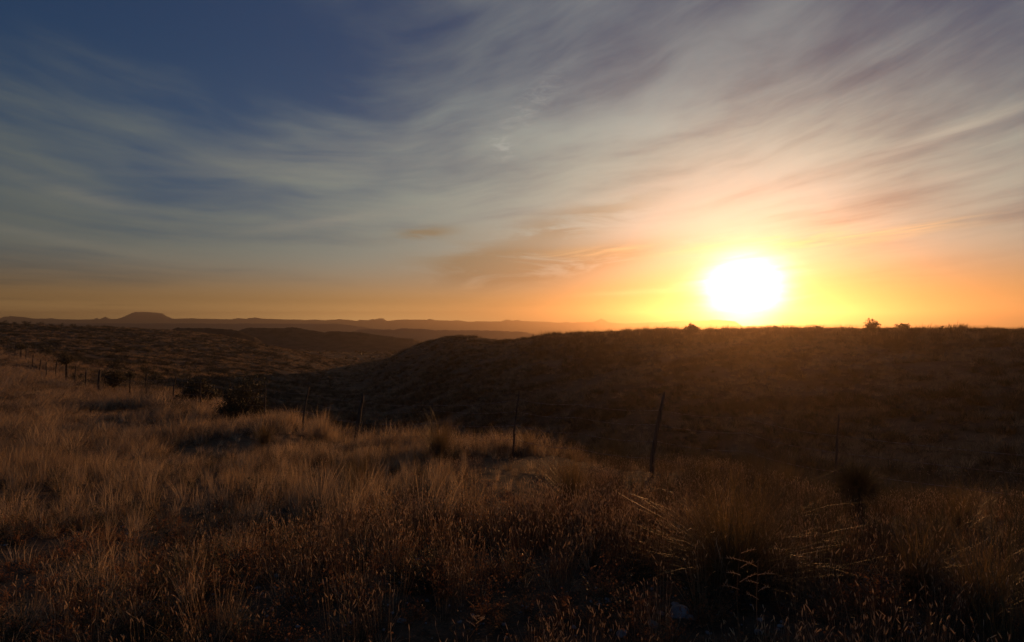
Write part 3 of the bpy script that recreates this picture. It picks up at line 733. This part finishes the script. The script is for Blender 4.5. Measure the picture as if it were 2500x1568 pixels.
# far-off scrub on the plain: a mass nobody could count
def scrub():
    g = np.random.default_rng(5); x, y = pts_in(270, 1300, .012, -30, 16); n = len(x)
    keep = (vnoise(x/60, y/30, 12) > -.12); x, y = x[keep], y[keep]; n = len(x)
    V0, f0 = merge(blades(9, .9, .5, .6, .4, .25, 2, .5, (0, 0), 3))
    s = g.uniform(.7, 1.7, n); a = g.uniform(0, 6.28, n)
    Vx = V0[None, :, 0]*np.cos(a)[:, None]-V0[None, :, 1]*np.sin(a)[:, None]; Vy = V0[None, :, 0]*np.sin(a)[:, None]+V0[None, :, 1]*np.cos(a)[:, None]
    V = np.stack([Vx*s[:, None]*1.5+x[:, None], Vy*s[:, None]*1.5+y[:, None], V0[None, :, 2]*s[:, None]+height(x, y)[:, None]], -1).reshape(-1, 3)
    f = (f0[None]+(np.arange(n)*len(V0))[:, None, None]).reshape(-1, 4)
    tag(mesh_obj('scrub', V, f, M['leaf']), 'far scrub speckling the lit plain beyond the valley', 'scrub', kind='stuff')
scrub()

# ------------------------------------------------------------------ fence
def build_fence():
    root = empty('wire_fence', at(1254, 11.3)); o0 = root.location
    tag(root, 'old wire fence on thin crooked wooden posts running from the foreground down along the meadow', 'fence')
    g = np.random.default_rng(3); top = []
    # height in photo px above the base, lean of the top in px, radius in m, kink
    spec = {2035: (240, 5, .020, 0), 1820: (0, 0, .02, 0), 1590: (208, 32, .046, .6), 1410: (0, 0, .02, 0), 1254: (158, 14, .022, .6), 1055: (112, 2, .018, .5), 866: (128, 22, .055, .3), 738: (112, 15, .030, .5), 646: (88, 2, .028, .2), 564: (80, 1, .028, .1), 490: (72, 1, .028, .2), 424: (72, 6, .032, 1.6), 357: (68, 1, .034, .1), 319: (0, 0, .03, 0), 240: (56, 5, .085, .3), 208: (46, 2, .06, .2), 183: (50, 2, .045, .3)}
    for u, y in POSTS:
        b = at(u, y); hp, ln, rd, kink = spec.get(u, (1.3*F/y, g.normal(0, 1.5), .05, .4))
        H = hp*y/F
        if H == 0: top.append((b, b+Vector((0, 0, 1.25)))); continue
        t = b+Vector((ln*y/F, g.normal(0, .03), H)); top.append((b, t))
        pts = []
        for k in range(9):
            q = k/8; c = b.lerp(t, q)-o0; w = math.sin(q*math.pi)*kink*.05
            pts.append((c.x-w+g.normal(0, .004), c.y+g.normal(0, .004), c.z-(.15 if k == 0 else 0)))
        rr = .82*rd*(1.12-.3*np.linspace(0, 1, 9))*(1+g.normal(0, .07, 9))
        if rd > .04: rr[-1] *= .6
        o = mesh_obj('fence_post', *tube(pts, rr, 10), M['wood'], root, True)
        if u == 2035: o['label'] = 'thin straight steel-like rod post'
        if u == 1590: o['label'] = 'thickest post, leaning, with frayed foot'
    ext = [(Vector((10.5, 5.6, float(height(10.5, 5.6)))), Vector((10.5, 5.6, float(height(10.5, 5.6))+1.2)))]
    line = ext+top
    for hgt in (.32, .60, .88, 1.12):
        W = []
        for (b0, t0), (b1, t1) in zip(line[:-1], line[1:]):
            def pt(b, t): 
                f = min(hgt/max((t-b).length, .1), .97); return b.lerp(t, f)-o0
            p, q = pt(b0, t0), pt(b1, t1); n = 9; L = (q-p).length
            pts = []
            for k in range(n):
                f = k/(n-1); c = p.lerp(q, f); pts.append((c.x, c.y, c.z-4*f*(1-f)*(.03+.01*L)))
            rad = .0042 if b0.y < 12 else max(.0016, min(.12*(b0.y)/569, .0035))
            W.append(tube(pts, [rad]*n, 4))
            if b0.y < 20:          # barbs
                m = int(L/.13)
                for j in range(m):
                    f = (j+.5)/m; i = min(int(f*(n-1)), n-2); a_ = np.array(pts[i]); b_ = np.array(pts[i+1]); c = a_+(b_-a_)*(f*(n-1)-i)
                    for s in (0, 1):
                        d = g.normal(0, 1, 3); d /= np.linalg.norm(d); W.append(tube([c-d*.016, c, c+d*.016], [.001, .0024, .001], 3))
        mesh_obj('wire', *merge(*W), M['wire'], root)
build_fence()

# ------------------------------------------------------------------ stones
def stone(u, v, wpx, label, flat=.4, seed=1):
    p = hit(u, v); r = wpx*p.y/F/2; g = np.random.default_rng(seed)
    bm = bmesh.new(); bmesh.ops.create_icosphere(bm, subdivisions=3, radius=1)
    D = [Vector(g.normal(0, 1, 3)).normalized() for _ in range(9)]; K = g.uniform(.62, .92, 9)
    for vv in bm.verts:
        for d, k in zip(D, K):
            e = vv.co.dot(d)
            if e > k: vv.co -= d*(e-k)*.9
        n = vv.co.normalized()*3; vv.co *= 1+.05*math.sin(n.x*2+seed)*math.sin(n.y*2.3)+.02*math.sin(n.z*7+n.x*5)
        vv.co = Vector((vv.co.x*r, vv.co.y*r*g.uniform(.79, .8), vv.co.z*r*flat))
    me = bpy.data.meshes.new('stone'); bm.to_mesh(me); bm.free(); me.materials.append(M['stone'])
    for f in me.polygons: f.use_smooth = True
    o = bpy.data.objects.new('stone', me); COL.objects.link(o); o.location = p+Vector((0, 0, r*flat*.25)); o.rotation_euler = (g.normal(0, .1), g.normal(0, .1), g.uniform(0, 6))
    tag(o, label, 'stone', 'pale stones on the bare foreground soil'); return o
for i, (u, v, w, lb) in enumerate([
 (1655, 1500, 62, 'largest pale stone, by the near foot of the big sprawling tussock'),
 (1688, 1512, 34, 'pale stone touching the largest one, on its far side from the seed grass'),
 (1594, 1528, 34, 'rounded pale stone just below the largest stone'),
 (1648, 1478, 26, 'small pale stone above the largest stone'),
 (1612, 1498, 22, 'small stone between the rounded and the largest stones'),
 (1520, 1550, 40, 'half-buried stone at the bottom edge below the seed heads'),
 (355, 1480, 30, 'flat pale stone lying beside the pale upright straw tuft'),
 (215, 1354, 16, 'small pale flat stone on the dark left soil'),
 (112, 1308, 14, 'small grey stone among weeds near the left edge'),
 (130, 1545, 34, 'dull stone in the bottom left corner soil'),
 (675, 1408, 24, 'pale stone under the seed grass in the lower middle'),
 (1850, 1545, 26, 'grey stone below the dead branching weeds'),
 (1905, 1530, 20, 'small grey stone to the side of the dead branching weeds'),
 (980, 1520, 26, 'dull stone in the shade at the lower middle'),
 (1730, 1548, 18, 'small stone at the bottom between the weeds and the rounded stone'),
 (1463, 1478, 16, 'small stone in the seed heads above the half-buried stone')]):
    stone(u, v, w, lb, .38 if i else .5, 5+i)

# pebbles and litter on the bare soil: uncountable
def pebbles():
    g = np.random.default_rng(8); x, y = pts_in(1.8, 7, 70, -46, 46); n = len(x)
    keep = vnoise(x/.9, y/.9, 44)+.35*g.random(n) > .12; x, y = x[keep], y[keep]; n = len(x)
    bm = bmesh.new(); bmesh.ops.create_cube(bm, size=1.4); bmesh.ops.subdivide_edges(bm, edges=bm.edges[:], cuts=1, use_grid_fill=True)
    for v_ in bm.verts: v_.co = v_.co.normalized()*(1+.2*math.sin(v_.co.x*5+v_.co.y*3))
    V0 = np.array([v_.co[:] for v_ in bm.verts]); f0 = np.array([[q.index for q in f.verts] for f in bm.faces]); bm.free()
    s = .006+.016*g.random(n)**3; a = g.uniform(0, 6.28, n)
    Vx = (V0[None, :, 0]*np.cos(a)[:, None]-V0[None, :, 1]*.7*np.sin(a)[:, None])*s[:, None]+x[:, None]
    Vy = (V0[None, :, 0]*np.sin(a)[:, None]+V0[None, :, 1]*.7*np.cos(a)[:, None])*s[:, None]+y[:, None]
    Vz = V0[None, :, 2]*s[:, None]*.5+height(x, y)[:, None]+.002
    f = (f0[None]+(np.arange(n)*len(V0))[:, None, None]).reshape(-1, 4)
    tag(mesh_obj('gravel', np.stack([Vx, Vy, Vz], -1).reshape(-1, 3), f, M['stone']), 'scattered gravel on the bare foreground soil', 'gravel', kind='stuff')
pebbles()

# ------------------------------------------------------------------ dead branching weeds in the near foreground
def dead_weed(u, y, topv, lean, label, seed, n=6, side=.10):
    p = at(u, y); H = -(topv-VH)/F*y-p.z; g = np.random.default_rng(seed)
    root = empty('dead_weed', p); tag(root, label, 'weed')
    pts = [(lean*q+.012*math.sin(q*5+seed), 0, H*q) for q in np.linspace(0, 1, 9)]
    mesh_obj('stem', *tube(pts, np.linspace(.0032, .0012, 9), 5), M['straw'], root, True)
    for i in range(n):
        q = .68+.28*i/max(n-1, 1); b = np.array([lean*q, 0, H*q]); s = 1 if i % 2 else -1; L = side*g.uniform(.6, 1.1)
        e = b+np.array([s*L*.9, g.normal(0, .03), L*g.uniform(.0, .6)])
        parts = [tube([b, (b+e)/2+np.array([0, 0, .006]), e], [.0018, .0015, .0010], 4)]
        for j in range(3):
            c = b+(e-b)*(.4+.2*j); parts.append(tube([c, c+np.array([s*.008, g.normal(0, .006), .014])], [.0016, .0006], 4))
        mesh_obj('branch', *merge(*parts), M['head'], root)
dead_weed(1795, 2.75, 1338, .03, 'dead branching weed stalk rising before the big tussock, the taller of the pair', 1)
dead_weed(1862, 2.75, 1372, -.03, 'dead branching weed stalk beside the taller one, with level side twigs', 2, 5)
dead_weed(228, 3.3, 1388, .05, 'single pale curved dry stem above the dark left soil', 3, 2, .05)
dead_weed(1135, 3.0, 1500, .08, 'short dry reddish stalk at the bottom edge in the middle', 4, 5, .05)
